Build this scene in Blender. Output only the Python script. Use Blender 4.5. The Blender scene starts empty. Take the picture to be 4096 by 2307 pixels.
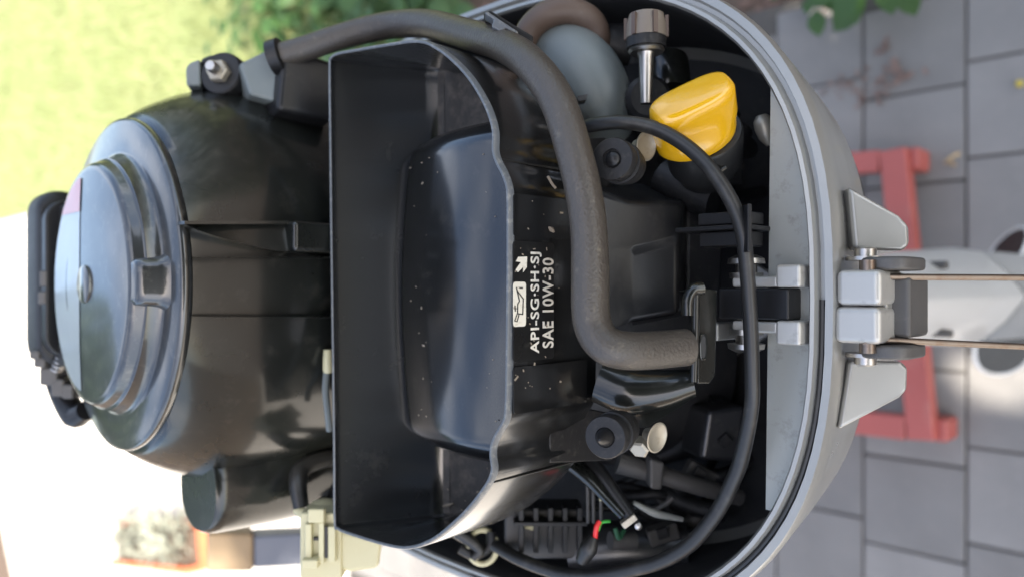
import bpy, bmesh, math, random
from mathutils import Vector, Matrix
from mathutils.geometry import interpolate_bezier
random.seed(7)
S = bpy.context.scene
C = S.collection
R_ = math.radians

# ------------------------------------------------------------------ camera, light, exposure
HC = 1.7                     # height of the camera above the paving, metres
PITCH = 45.0                 # degrees below the horizon
F = 3094.0                   # focal length in pixels of the 4096 px wide photograph
th = R_(PITCH); cs, sn = math.cos(th), math.sin(th)
CAMX = Vector((0, -sn, -cs)); CAMY = Vector((1, 0, 0)); CAMZ = Vector((0, -cs, sn))   # the phone was held on its side
cam_d = bpy.data.cameras.new('camera'); cam = bpy.data.objects.new('camera', cam_d); C.objects.link(cam)
m = Matrix.Identity(4)
for i in range(3):
    m[i][0], m[i][1], m[i][2] = CAMX[i], CAMY[i], CAMZ[i]
m.translation = (0, 0, HC)
cam.matrix_world = m
cam_d.sensor_width = 36; cam_d.lens = 36 * F / 4096
cam_d.clip_start = 0.01; cam_d.clip_end = 500
cam_d.dof.use_dof = True; cam_d.dof.focus_distance = 0.42; cam_d.dof.aperture_fstop = 4.6
S.camera = cam

SUN_EL, SUN_AZ = 48.0, 184.0         # azimuth clockwise from +Y: behind the photographer
w = bpy.data.worlds.new('World'); S.world = w; w.use_nodes = True
nt = w.node_tree; bg = nt.nodes['Background']
sky = nt.nodes.new('ShaderNodeTexSky'); sky.sky_type = 'NISHITA'; sky.sun_disc = False
sky.sun_elevation = R_(SUN_EL); sky.sun_rotation = R_(SUN_AZ); sky.air_density = 1.0; sky.dust_density = 2.2; sky.ozone_density = .6
bg.inputs[1].default_value = 0.15
tcw = nt.nodes.new('ShaderNodeTexCoord'); cl_n = nt.nodes.new('ShaderNodeTexNoise'); cl_n.inputs['Scale'].default_value = 2.6; cl_n.inputs['Detail'].default_value = 7; cl_n.inputs['Roughness'].default_value = .62
cl_r = nt.nodes.new('ShaderNodeMapRange'); cl_r.inputs[1].default_value = .45; cl_r.inputs[2].default_value = .72; cl_r.inputs[4].default_value = .7
cl_m = nt.nodes.new('ShaderNodeMix'); cl_m.data_type = 'RGBA'; cl_m.inputs[7].default_value = (9.0, 8.9, 8.8, 1)
nt.links.new(tcw.outputs['Generated'], cl_n.inputs['Vector']); nt.links.new(cl_n.outputs['Fac'], cl_r.inputs[0]); nt.links.new(cl_r.outputs[0], cl_m.inputs[0])
nt.links.new(sky.outputs[0], cl_m.inputs[6]); nt.links.new(cl_m.outputs[2], bg.inputs[0])
sd = bpy.data.lights.new('sun', 'SUN'); sun = bpy.data.objects.new('sun', sd); C.objects.link(sun)
sd.energy = 5.0; sd.angle = R_(0.53); sd.color = (1.0, 0.93, 0.82)
SUNV = Vector((math.sin(R_(SUN_AZ)) * math.cos(R_(SUN_EL)), math.cos(R_(SUN_AZ)) * math.cos(R_(SUN_EL)), math.sin(R_(SUN_EL))))
sun.rotation_euler = SUNV.to_track_quat('Z', 'Y').to_euler()
sun.location = SUNV * 20
S.view_settings.view_transform = 'Standard'; S.view_settings.look = 'None'
S.view_settings.exposure = 1.65; S.view_settings.gamma = 1.0; S.view_settings.use_curve_mapping = False

# ------------------------------------------------------------------ helpers
def at(px, py, Y=None, Z=None, w=None):
    """World point seen at a photograph pixel, at distance Y ahead, height Z (relative to the camera) or depth w."""
    tx = (px - 2048) / F; ty = (1153.5 - py) / F
    d = -CAMZ + CAMX * tx + CAMY * ty
    if w is None:
        w = Y / d.y if Y is not None else Z / d.z
    return Vector((0, 0, HC)) + d * w

def obj(name, verts, faces, mat, parent=None, smooth=40, bevel=0, seg=2, mats=None, mi=None):
    me = bpy.data.meshes.new(name)
    vs = [Vector(v) for v in verts]
    c = sum(vs, Vector()) / max(1, len(vs))
    base = wl.get(parent.name, Vector()) if parent else Vector()
    me.from_pydata([v - c for v in vs], [], faces)
    bm = bmesh.new(); bm.from_mesh(me); bmesh.ops.recalc_face_normals(bm, faces=bm.faces); bm.to_mesh(me); bm.free()
    for mm in (mats or [mat]): me.materials.append(mm)
    if mi:
        for p, k in zip(me.polygons, mi): p.material_index = k
    for p in me.polygons: p.use_smooth = smooth > 0
    if smooth > 0 and not bevel:
        me.set_sharp_from_angle(angle=R_(smooth))
    o = bpy.data.objects.new(name, me); C.objects.link(o)
    if parent: o.parent = parent
    o.location = c - base
    wl[o.name] = c
    if bevel:
        b = o.modifiers.new('bevel', 'BEVEL'); b.width = bevel; b.segments = seg; b.limit_method = 'ANGLE'
        b.angle_limit = R_(30); b.harden_normals = True
    return o
wl = {}

def thing(name, label, cat, loc, group=None):
    o = bpy.data.objects.new(name, None); C.objects.link(o); o.location = loc; o.empty_display_size = .05
    wl[o.name] = Vector(loc)
    return tag(o, label, cat, group)
def tag(o, label=None, cat=None, group=None, kind=None):
    if label: o['label'] = label
    if cat: o['category'] = cat
    if group: o['group'] = group
    if kind: o['kind'] = kind
    return o

class MB:
    """Collects shapes into one mesh."""
    def __init__(s): s.v = []; s.f = []
    def add(s, vf):
        v, f = vf; n = len(s.v); s.v += list(v); s.f += [tuple(i + n for i in q) for q in f]; return s
    def build(s, name, mat, parent=None, **k): return obj(name, s.v, s.f, mat, parent, **k)

def boxv(c, ax, ay, az, sx, sy, sz, tx=1.0, ty=1.0):
    """Box round c with half sizes along three axes; tx, ty shrink the +az end."""
    c = Vector(c); v = []
    for k in (-1, 1):
        fx, fy = (tx, ty) if k > 0 else (1, 1)
        for i, j in ((-1, -1), (1, -1), (1, 1), (-1, 1)):
            v.append(c + ax * (i * sx * fx) + ay * (j * sy * fy) + az * (k * sz))
    return v, [(0, 3, 2, 1), (4, 5, 6, 7), (0, 1, 5, 4), (1, 2, 6, 5), (2, 3, 7, 6), (3, 0, 4, 7)]
EX, EY, EZ = Vector((1, 0, 0)), Vector((0, 1, 0)), Vector((0, 0, 1))
def wbox(x0, x1, y0, y1, z0, z1):
    return boxv(((x0+x1)/2, (y0+y1)/2, HC+(z0+z1)/2), EX, EY, EZ, abs(x1-x0)/2, abs(y1-y0)/2, abs(z1-z0)/2)

def perp(a):
    a = a.normalized(); t = EX if abs(a.x) < .8 else EY
    u = a.cross(t).normalized(); return u, a.cross(u).normalized()
def lathe(c, axis, prof, n=28, ell=1.0, u=None):
    """Profile (distance along axis, radius) spun round the axis."""
    a = Vector(axis).normalized()
    if u is None: u, v_ = perp(a)
    else: v_ = a.cross(u).normalized()
    V, Fc = [], []
    for (h, r) in prof:
        for k in range(n):
            t = 2 * math.pi * k / n
            V.append(Vector(c) + a * h + (u * math.cos(t) + v_ * math.sin(t) * ell) * r)
    for i in range(len(prof) - 1):
        for k in range(n):
            k2 = (k + 1) % n
            Fc.append((i*n+k, i*n+k2, (i+1)*n+k2, (i+1)*n+k))
    Fc.append(tuple(range(n-1, -1, -1))); Fc.append(tuple((len(prof)-1)*n + k for k in range(n)))
    return V, Fc
def crom(pts, sub=8, closed=False, vals=None):
    P = [Vector(p) for p in pts]; n = len(P); out = []; ov = []
    rng = range(n) if closed else range(n - 1)
    g = (lambda i: P[i % n]) if closed else (lambda i: P[max(0, min(n-1, i))] if 0 <= i < n else (2*P[0]-P[1] if i < 0 else 2*P[-1]-P[-2]))
    for i in rng:
        a, b, c, d = g(i-1), g(i), g(i+1), g(i+2)
        for k in range(sub):
            t = k / sub
            out.append(0.5*((2*b)+(c-a)*t+(2*a-5*b+4*c-d)*t*t+(3*b-a-3*c+d)*t**3))
            if vals: ov.append(vals[i]*(1-t)+vals[(i+1) % n]*t)
    if not closed:
        out.append(P[-1])
        if vals: ov.append(vals[-1])
    return (out, ov) if vals else out
def tube(pts, r, n=14, sub=8, closed=False, flat=1.0):
    rl = r if isinstance(r, list) else [r]*len(pts)
    P, rr = crom(pts, sub, closed, rl) if sub > 1 else ([Vector(p) for p in pts], rl)
    m_ = len(P); T = []
    for i in range(m_):
        a = P[(i-1) % m_] if closed else P[max(0, i-1)]; b = P[(i+1) % m_] if closed else P[min(m_-1, i+1)]
        T.append((b-a).normalized())
    u, _ = perp(T[0]); V = []; Fc = []
    for i in range(m_):
        u = (u - T[i]*u.dot(T[i])).normalized(); v_ = T[i].cross(u)
        for k in range(n):
            t = 2*math.pi*k/n; V.append(P[i] + (u*math.cos(t) + v_*math.sin(t)*flat)*rr[i])
    for i in range(m_ if closed else m_-1):
        j = (i+1) % m_
        for k in range(n):
            k2 = (k+1) % n; Fc.append((i*n+k, i*n+k2, j*n+k2, j*n+k))
    if not closed:
        Fc.append(tuple(range(n-1, -1, -1))); Fc.append(tuple((m_-1)*n+k for k in range(n)))
    return V, Fc
def loft(secs, cap0=True, cap1=True):
    n = len(secs[0]); V = [Vector(p) for s_ in secs for p in s_]; Fc = []
    for i in range(len(secs)-1):
        for k in range(n):
            k2 = (k+1) % n; Fc.append((i*n+k, i*n+k2, (i+1)*n+k2, (i+1)*n+k))
    if cap0: Fc.append(tuple(range(n-1, -1, -1)))
    if cap1: Fc.append(tuple((len(secs)-1)*n+k for k in range(n)))
    return V, Fc
def prism(poly, d):
    """Closed polygon of world points pushed along vector d."""
    P = [Vector(p) for p in poly]; return loft([P, [p + Vector(d) for p in P]])
def superell(cx, cy, z, a, bf, bb, n, N=64):
    out = []
    for k in range(N):
        t = 2*math.pi*k/N; co, si = math.cos(t), math.sin(t)
        x = a*math.copysign(abs(co)**(2/n), co); b = bf if si < 0 else bb
        out.append(Vector((cx+x, cy+b*math.copysign(abs(si)**(2/n), si), HC+z)))
    return out
def rrect(x0, x1, y0, y1, r, k=5):
    P = []
    for cx, cy, a0 in ((x1-r, y0+r, -90), (x1-r, y1-r, 0), (x0+r, y1-r, 90), (x0+r, y0+r, 180)):
        for i in range(k+1):
            t = R_(a0+90*i/k); P.append((cx+r*math.cos(t), cy+r*math.sin(t)))
    return P

# ------------------------------------------------------------------ materials
def mat(name, col, rough=.5, metal=0.0, coat=0.0, dust=0.0, dcol=(.35, .32, .27), dscale=60, dsize=.62, var=.15, vscale=9, bump=0.0, bscale=300, rvar=.12, ior=1.5, croughness=.05):
    M = bpy.data.materials.new(name); M.use_nodes = True; t = M.node_tree; N = t.nodes; L = t.links
    b = N['Principled BSDF']; b.inputs['IOR'].default_value = ior
    b.inputs['Metallic'].default_value = metal; b.inputs['Coat Weight'].default_value = coat; b.inputs['Coat Roughness'].default_value = croughness; b.inputs['Coat IOR'].default_value = 1.7
    tc = N.new('ShaderNodeTexCoord')
    nz = N.new('ShaderNodeTexNoise'); nz.inputs['Scale'].default_value = vscale; nz.inputs['Detail'].default_value = 6
    L.new(tc.outputs['Object'], nz.inputs['Vector'])
    mx = N.new('ShaderNodeMix'); mx.data_type = 'RGBA'
    mx.inputs[6].default_value = (*[c*(1-var) for c in col], 1); mx.inputs[7].default_value = (*[min(1, c*(1+var)) for c in col], 1)
    L.new(nz.outputs['Fac'], mx.inputs[0]); out = mx.outputs[2]
    mr = N.new('ShaderNodeMapRange'); mr.inputs[3].default_value = max(.02, rough-rvar); mr.inputs[4].default_value = min(1, rough+rvar)
    nz2 = N.new('ShaderNodeTexNoise'); nz2.inputs['Scale'].default_value = vscale*3.1; nz2.inputs['Detail'].default_value = 5
    L.new(tc.outputs['Object'], nz2.inputs['Vector']); L.new(nz2.outputs['Fac'], mr.inputs[0]); rout = mr.outputs[0]
    if dust > 0:
        n3 = N.new('ShaderNodeTexNoise'); n3.inputs['Scale'].default_value = dscale; n3.inputs['Detail'].default_value = 8; n3.inputs['Roughness'].default_value = .7
        L.new(tc.outputs['Object'], n3.inputs['Vector'])
        r3 = N.new('ShaderNodeMapRange'); r3.inputs[1].default_value = dsize-.08; r3.inputs[2].default_value = dsize+.12; r3.inputs[4].default_value = dust
        L.new(n3.outputs['Fac'], r3.inputs[0])
        m2 = N.new('ShaderNodeMix'); m2.data_type = 'RGBA'; m2.inputs[7].default_value = (*dcol, 1)
        L.new(r3.outputs[0], m2.inputs[0]); L.new(out, m2.inputs[6]); out = m2.outputs[2]
    L.new(out, b.inputs['Base Color']); L.new(rout, b.inputs['Roughness'])
    if bump > 0:
        n4 = N.new('ShaderNodeTexNoise'); n4.inputs['Scale'].default_value = bscale; n4.inputs['Detail'].default_value = 4
        L.new(tc.outputs['Object'], n4.inputs['Vector'])
        bp = N.new('ShaderNodeBump'); bp.inputs['Strength'].default_value = bump; bp.inputs['Distance'].default_value = .002
        L.new(n4.outputs['Fac'], bp.inputs['Height']); L.new(bp.outputs[0], b.inputs['Normal'])
    return M
M = {}
M['gloss_black'] = mat('gloss_black_paint', (.009, .010, .009), .3, ior=1.3, coat=.5, dust=.05, croughness=.12, bump=.05, bscale=90)
M['starter_black'] = mat('starter_black_paint', (.012, .013, .013), .34, coat=.75, dust=.16, dscale=130, croughness=.10)
M['black_plastic'] = mat('black_plastic', (.011, .011, .012), .36, ior=1.4, dust=.08, dscale=45, dsize=.64, bump=.04, bscale=400)
M['tray_plastic'] = mat('tray_black_plastic', (.008, .0082, .0085), .34, ior=1.28, coat=1.0, croughness=.14, dust=.12, dscale=38, dsize=.68, dcol=(.28, .25, .2), bump=.05, bscale=500)
M['dusty_floor'] = mat('dusty_floor', (.03, .027, .024), .6, dust=.6, dcol=(.13, .11, .09), dscale=70, dsize=.55, bump=.2)
M['dark_inside'] = mat('dark_inside', (.026, .026, .027), .5, dust=.1)
M['cover_plastic'] = mat('head_cover_plastic', (.02, .02, .022), .32, coat=.4, croughness=.25, dust=.12, dscale=160)
M['rubber_hose'] = mat('rubber_hose', (.056, .048, .040), .36, dust=.3, dscale=170, dsize=.66, dcol=(.33, .29, .2), bump=.3, bscale=700)
M['cable_black'] = mat('cable_black', (.014, .014, .014), .4, dust=.1)
M['rubber_black'] = mat('rubber_black', (.013, .013, .014), .5, ior=1.4, dust=.1, dscale=200, bump=.1, bscale=500)
M['brown_hose'] = mat('brown_hose', (.09, .06, .045), .5, dust=.15)
M['grey_plastic'] = mat('grey_plastic', (.14, .16, .16), .45, dust=.12, bump=.06)
M['silver_paint'] = mat('silver_paint', (.32, .312, .287), .33, metal=.35, coat=.4, dust=.12, dcol=(.12, .10, .08), dscale=50, dsize=.64)
M['pale_silver'] = mat('pale_silver_paint', (.64, .63, .60), .34, metal=.1, coat=.4, var=.03, rvar=.03)
M['worn_silver'] = mat('worn_silver', (.36, .36, .325), .48, metal=.3, dust=.6, dcol=(.12, .11, .09), dscale=75, dsize=.62, bump=.05, bscale=200)
M['bright_metal'] = mat('bright_metal', (.47, .455, .42), .4, metal=.5, dust=.5, dcol=(.10, .08, .06), dscale=90, dsize=.64)
M['plated'] = mat('dull_plating', (.36, .33, .27), .4, metal=.5, dust=.4, dcol=(.12, .09, .05), dscale=120)
M['steel'] = mat('steel', (.5, .48, .45), .35, metal=1.0, dust=.3, dcol=(.14, .08, .04), dscale=120)
M['rod_steel'] = mat('rod_steel', (.22, .18, .15), .38, metal=.9, dust=.5, dcol=(.15, .08, .04), dscale=120, dsize=.55)
M['latch_grey'] = mat('latch_dark_plastic', (.075, .07, .065), .5, dust=.25, dcol=(.2, .18, .15), dscale=120)
M['yellow'] = mat('yellow_plastic', (.66, .355, .006), .22, coat=.5, var=.06, dust=.05)
M['cream'] = mat('cream_plastic', (.50, .46, .28), .42, var=.12, dust=.2, dcol=(.4, .33, .14), dscale=30)
M['red_paint'] = mat('red_paint', (.36, .085, .07), .45, dust=.25, dcol=(.4, .25, .2), dscale=20)
M['red_wire'] = mat('red_wire', (.7, .03, .03), .4)
M['green_wire'] = mat('green_wire', (.05, .35, .05), .4)
M['white_print'] = mat('white_print', (.72, .68, .58), .6, dust=.5, dcol=(.25, .2, .12), dscale=260, dsize=.62)
M['black_print'] = mat('black_print', (.012, .012, .012), .5)
M['label_black'] = mat('label_black', (.010, .010, .010), .3, dust=.15, dscale=120, dsize=.68)
M['sticker'] = mat('pale_sticker', (.30, .33, .34), .35, coat=.5, dust=.2)
M['sticker_red'] = mat('red_sticker', (.45, .16, .16), .35, coat=.5)
M['wood'] = mat('pale_wood', (.25, .175, .10), .6, var=.25, vscale=30)
M['sleeve'] = mat('slate_grey_paint', (.09, .10, .13), .5)
M['lit_edge'] = mat('bluish_lit_edge', (.10, .11, .12), .35, dust=.4, dcol=(.45, .42, .36), dscale=300, dsize=.6)  # bluish sky light on the tray rim, put into the colour; dust on top
M['speck'] = mat('dry_specks', (.24, .20, .15), .8)
M['paver'] = mat('grey_paver', (.195, .186, .176), .8, var=.22, vscale=9, dust=.4, dcol=(.235, .22, .205), dscale=45, dsize=.6, bump=.35, bscale=160)
M['joint'] = mat('sandy_joint', (.075, .068, .06), .95, bump=.4)
M['concrete'] = mat('pale_concrete', (.60, .56, .50), .9, bump=.2)
M['soil'] = mat('bark_soil', (.10, .07, .05), .95, var=.5, vscale=40, bump=.8, bscale=60)
M['turf'] = mat('turf_ground', (.20, .21, .09), .95, var=.4)
_t = M['paver'].node_tree; _b = _t.nodes['Principled BSDF']; _src = _b.inputs['Base Color'].links[0].from_socket
_oi = _t.nodes.new('ShaderNodeObjectInfo'); _mr = _t.nodes.new('ShaderNodeMapRange'); _mr.inputs[3].default_value = .84; _mr.inputs[4].default_value = 1.14
_vm = _t.nodes.new('ShaderNodeVectorMath'); _vm.operation = 'SCALE'
_t.links.new(_oi.outputs['Random'], _mr.inputs[0]); _t.links.new(_src, _vm.inputs[0]); _t.links.new(_mr.outputs[0], _vm.inputs['Scale']); _t.links.new(_vm.outputs[0], _b.inputs['Base Color'])
def leafmat(name, col, sss=.35):
    A = mat(name, col, .5, var=.5, vscale=3)
    A.node_tree.nodes['Principled BSDF'].inputs['Transmission Weight'].default_value = 0
    t = A.node_tree; b = t.nodes['Principled BSDF']; tr = t.nodes.new('ShaderNodeBsdfTranslucent'); tr.inputs[0].default_value = (*[min(1, c*1.6) for c in col], 1)
    ms = t.nodes.new('ShaderNodeMixShader'); ms.inputs[0].default_value = sss
    t.links.new(b.outputs[0], ms.inputs[1]); t.links.new(tr.outputs[0], ms.inputs[2]); t.links.new(ms.outputs[0], t.nodes['Material Output'].inputs[0]); return A
M['grass'] = leafmat('grass_blades', (.31, .35, .17))
M['leaf'] = leafmat('green_leaf', (.05, .11, .028))
M['crown'] = leafmat('tree_leaf', (.05, .09, .02), .2)
M['bark'] = mat('bark', (.12, .09, .07), .9, bump=.6, bscale=40)
M['dry'] = leafmat('dry_petals', (.22, .15, .125))
M['terracotta'] = mat('terracotta', (.50, .14, .06), .8)

# ------------------------------------------------------------------ ground, paving, lawn
G0 = 0.0
def sheet(name, x0, x1, y0, y1, z, m_, sub=1):
    o = obj(name, [(x0, y0, z), (x1, y0, z), (x1, y1, z), (x0, y1, z)], [(0, 1, 2, 3)], m_, smooth=0); o['kind'] = 'structure'; return o
sheet('ground', -120, 120, -120, 120, -0.06, M['soil'])
sheet('lawn', .64, 60, 2.2, 60, -.035, M['turf'])
sheet('flower_bed', .657, 3.0, -3, 2.2, -.03, M['soil'])
PA = .0; PITCHX, PITCHY = .188, .196
patio = sheet('patio', -1.26, .655, -1.5, 2.62, -.006, M['joint'])
zd = -.012
la, lb_ = at(0, 1500, Z=-HC), at(200, 2307, Z=-HC); ld = (lb_-la).normalized(); ln_ = Vector((ld.y, -ld.x, 0))
if ln_.x > 0: ln_ = -ln_
q0, q1 = la - ld*4, lb_ + ld*6
yl_ = lambda x: la.y + (x-la.x)*ld.y/ld.x
apron = obj('driveway', [(.62, 2.62, zd), (.62, yl_(.62), zd), (-5.0, yl_(-5.0), zd), (-5.0, 2.62, zd), (-1.262, 2.62, zd), (-1.262, -4, zd), (-5.0, -4, zd)], [(0, 1, 2, 3, 4), (4, 3, 6, 5)], M['concrete'], smooth=0); apron['kind'] = 'structure'
e0, e1 = q0 + ln_*.06, q1 + ln_*.06
k0 = at(0, 2080, Z=-HC); wd_ = (k0 - la).dot(ln_)
path = obj('path', [(p.x, p.y, zd) for p in (e0, e1, e1 + ln_*(wd_+.1), e0 + ln_*(wd_-.1))], [(0, 1, 2, 3)], M['concrete'], smooth=0); path['kind'] = 'structure'

# ------------------------------------------------------------------ THE OUTBOARD MOTOR
CX, CY = 0.003, .588
motor = thing('outboard_motor', 'uncowled outboard motor with black engine, silver lower tray and yellow oil cap on red trolley', 'outboard motor', (0, .45, .05))

# --- lower tray (cowl)
def rimcurve(off, z, N=96):
    return superell(-.006, .45, z, .2115+off, .2728+off, .285+off, 2.7, N)
secs = []
for off, z in ((-.070, -.575), (-.030, -.55), (-.006, -.50), (.003, -.455), (.0085, -.425), (.0115, -.409), (.0105, -.4035), (.0065, -.4030), (.0052, -.4065), (.0030, -.4065), (.0018, -.4005), (-.0002, -.4), (-.0016, -.402), (-.0035, -.415), (-.006, -.46), (-.012, -.52), (-.05, -.545)):
    secs.append(rimcurve(off, z))
V, Fc = loft(secs)
nn = 96; mi = []
for i in range(len(secs)-1): mi += [0 if i < 12 else 1]*nn
mi += [0, 1]
cowl = obj('lower_tray', V, Fc, None, motor, mats=[M['silver_paint'], M['dark_inside']], mi=mi, smooth=50)
# grey seal lying in the groove of the rim, on the -X half
sealpts = [p for p in rimcurve(.0041, -.4055, 192) if p.y < .46 and p.x < -.004]
sealpts.sort(key=lambda p: p.x - p.y*2)
sp = [p for p in sealpts]
obj('rim_seal', *tube(sorted(sp, key=lambda p: math.atan2(p.x, .45-p.y)), .0016, 8, 1), M['cable_black'], cowl)
# ledge plate behind the rim, chord at Y = .207
led = [p for p in rimcurve(-.0035, -.4115, 192) if p.y < .206]
led.sort(key=lambda p: p.x)
led = [Vector((led[0].x, .2085, HC-.4115))] + led + [Vector((led[-1].x, .2055, HC-.4115))]
obj('ledge', *prism(led, (0, 0, -.05)), M['worn_silver'], cowl, bevel=.0012)

# --- latch on the ledge
lt = MB(); yc = 1222
def pz(x, y, z): return at(x, y, Z=z)
def zbox(x0, x1, y0, y1, ztop, zbot):
    """Box whose top face spans the given pixels at height ztop."""
    a = at(x0, (y0+y1)/2, Z=ztop); b = at(x1, (y0+y1)/2, Z=ztop)
    p = at((x0+x1)/2, y0, Z=ztop); q = at((x0+x1)/2, y1, Z=ztop)
    return wbox(min(p.x, q.x), max(p.x, q.x), min(a.y, b.y), max(a.y, b.y), zbot, ztop)
latch = MB().add(zbox(2870, 3155, 1152, 1278, -.397, -.45)).build('latch_strap', M['black_plastic'], motor, bevel=.0015)
for (ya, yb, yo) in ((1058, 1150, 1), (1282, 1380, -1)):
    b = MB().add(zbox(3100, 3200, ya, yb, -.395, -.43))
    b.add(zbox(2925, 3110, (ya+yb)/2 if yo > 0 else ya, yb if yo > 0 else (ya+yb)/2, -.3975, -.44))
    lug = b.build('latch_lug', M['bright_metal'], latch, bevel=.0018)
    ctr = at(2985, ya-2 if yo > 0 else yb-8, Z=-.405)
    bl = MB().add(lathe(ctr + EX*(-.008*yo), EX*yo, [(0, .009), (.003, .0095), (.0032, .006), (.008, .006), (.0082, .0105), (.011, .010), (.013, .006)], 20))
    bl.build('latch_bolt', M['steel'], latch, smooth=30)
MB().add(zbox(2838, 2872, 1290, 1362, -.40, -.43)).build('latch_lug', M['bright_metal'], latch, bevel=.0012)

# --- outside latch: two bright blocks, dark lever, wire bail
ol = MB().add(zbox(3341, 3522, 1078, 1222, -.405, -.44)); outer = ol.build('latch_body', M['bright_metal'], motor, bevel=.0035, seg=3)
MB().add(zbox(3333, 3520, 1226, 1374, -.405, -.44)).build('latch_body', M['bright_metal'], outer, bevel=.0035, seg=3)
MB().add(zbox(3526, 3641, 1105, 1350, -.425, -.455)).build('latch_lever', M['latch_grey'], outer, bevel=.0025)
MB().add(zbox(3525, 3548, 1185, 1275, -.418, -.44)).build('latch_catch', M['silver_paint'], outer, bevel=.001)
for y0, y1 in ((1028, 1082), (1375, 1432)):
    a = at(3405, (y0+y1)/2, Z=-.41); b = at(3630, (y0+y1)/2, Z=-.415)
    hx = abs(at(3500, y0, Z=-.41).x - at(3500, y1, Z=-.41).x)/2
    P = [(a.x-hx, p[0], p[1]) for p in rrect(b.y, a.y, HC-.452, HC-.412, .011, 6)]
    MB().add(prism(P, (2*hx, 0, 0))).build('lever_cheek', M['latch_grey'], outer, bevel=.0018)
for y0, sg in ((1012, 1), (1440, -1)):
    c_ = at(3462, y0, Z=-.425)
    MB().add(lathe(c_ - EX*.004*sg, EX*sg, [(0, .010), (.002, .010), (.0022, .0055), (.006, .0055), (.007, .004)], 20)).build('pivot_pin', M['steel'], outer, smooth=30)
for ya, yb, ye in ((1085, 1103, 1112), (1378, 1358, 1390)):
    p0 = at(3465, ya, w=.395); p1 = at(3478, yb, w=.398); p2 = at(3600, (yb+ye)/2 if ya < 1200 else 1362, w=.40); p3 = at(4330, ye if ya < 1200 else 1396, w=.41)
    obj('wire_bail', *tube([p0, p1 + (p0-p1)*.2, p2, p2 + (p3-p2)*.5, p3], .0017, 10, 6), M['rod_steel'], outer)
    MB().add(lathe(at(3470, ya-6, w=.398), CAMY, [(-.005, .004), (.005, .004)], 14)).build('bail_eye', M['rod_steel'], outer)

# --- silver ears each side of the latch
def ear(px):
    top = [at(x, y, Z=z) for x, y, z in px]
    MB().add(prism(top, (0, .034, -.05))).build('tray_ear', M['silver_paint'], motor, bevel=.003, seg=3)
ear([(3392, 742, -.425), (3600, 862, -.44), (3640, 905, -.445), (3640, 985, -.445), (3610, 1002, -.44), (3415, 998, -.425)])
ear([(3352, 1722, -.42), (3398, 1440, -.425), (3610, 1446, -.44), (3632, 1468, -.445), (3630, 1560, -.445), (3600, 1590, -.44)])

# --- drive shaft housing, gearcase, propeller
hs = []
for z, hw, yr, yb in ((-.54, .046, .25, .46), (-.62, .046, .235, .45), (-.8, .05, .235, .44), (-1.0, .057, .238, .44), (-1.2, .068, .25, .45), (-1.28, .07, .26, .47)):
    c = -.011
    hs.append([Vector((c+x, y, HC+z)) for x, y in ((.003, yr), (hw*.5, yr+.022), (hw*.92, yr+.052), (hw, yr+.08), (hw*.9, yb-.03), (hw*.4, yb), (-hw*.4, yb), (-hw*.9, yb-.03), (-hw, yr+.08), (-hw*.92, yr+.052), (-hw*.5, yr+.022), (-.003, yr))])
shaft = obj('shaft_housing', *loft(hs), M['pale_silver'], motor, smooth=60)
for (x, y) in ((3772, 1060), (3790, 1332)):
    p = at(x, y, Y=.262); MB().add(lathe(p, Vector((0, -1, .15)), [(-.02, .0045), (.004, .0045), (.005, .003)], 12)).build('screw', M['latch_grey'], shaft)
plate = [Vector((-.011+x, y, HC-1.285)) for x, y in [(hx*.068*(1-abs(t)**3*.25), .23+.36*(t+1)/2) for hx, t in [(1, k/8-1) for k in range(17)] + [(-1, 1-k/8) for k in range(17)]]]
obj('cavitation_plate', *prism(plate, (0, 0, -.008)), M['silver_paint'], motor)
gc = Vector((-.011, 0, HC-1.42))
MB().add(lathe(gc + EY*.365, EY, [(0, .026), (.02, .034), (.08, .038), (.16, .034), (.22, .018), (.245, .004)], 24)).add(
    prism([gc+Vector((-.008, .34, -.02)), gc+Vector((-.008, .50, -.02)), gc+Vector((-.008, .42, -.16)), gc+Vector((-.008, .33, -.17))], (.016, 0, 0))).add(wbox(-.03, .008, .36, .46, -1.42, -1.28)).build('gearcase', M['silver_paint'], motor)
hubc = gc + EY*.325
prop = MB().add(lathe(hubc, EY, [(-.035, .018), (-.03, .03), (.03, .033), (.06, .028)], 24)).build('propeller', M['cable_black'], motor)
for ang in (250, 10, 130):
    t0 = R_(ang); rad = Vector((math.sin(t0), 0, math.cos(t0))); tan = EY.cross(rad)
    ax = (tan*.74 + EY*.67).normalized(); nrm = rad.cross(ax)
    out = []
    for k in range(28):
        q = 2*math.pi*k/28
        out.append(hubc + rad*(.084 + .052*math.cos(q)) + ax*(.042*math.sin(q)*(1+.25*math.cos(q))) + nrm*(.006*math.sin(q)))
    bl = MB().add(loft([[p - nrm*.0018 for p in out], [p + nrm*.0018 for p in out]])).build('blade', M['cable_black'], prop)
    obj('blade_edge', *tube(out, .0036, 6, 1, True), M['pale_silver'], bl)

# --- crankcase mass under the air tray
obj('crankcase', *loft([superell(CX, .46, -.53, .15, .17, .2, 4, 48), superell(CX, .47, -.44, .14, .15, .19, 4, 48), superell(CX, .48, -.385, .105, .11, .16, 3, 48)]), M['dark_inside'], motor)

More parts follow.
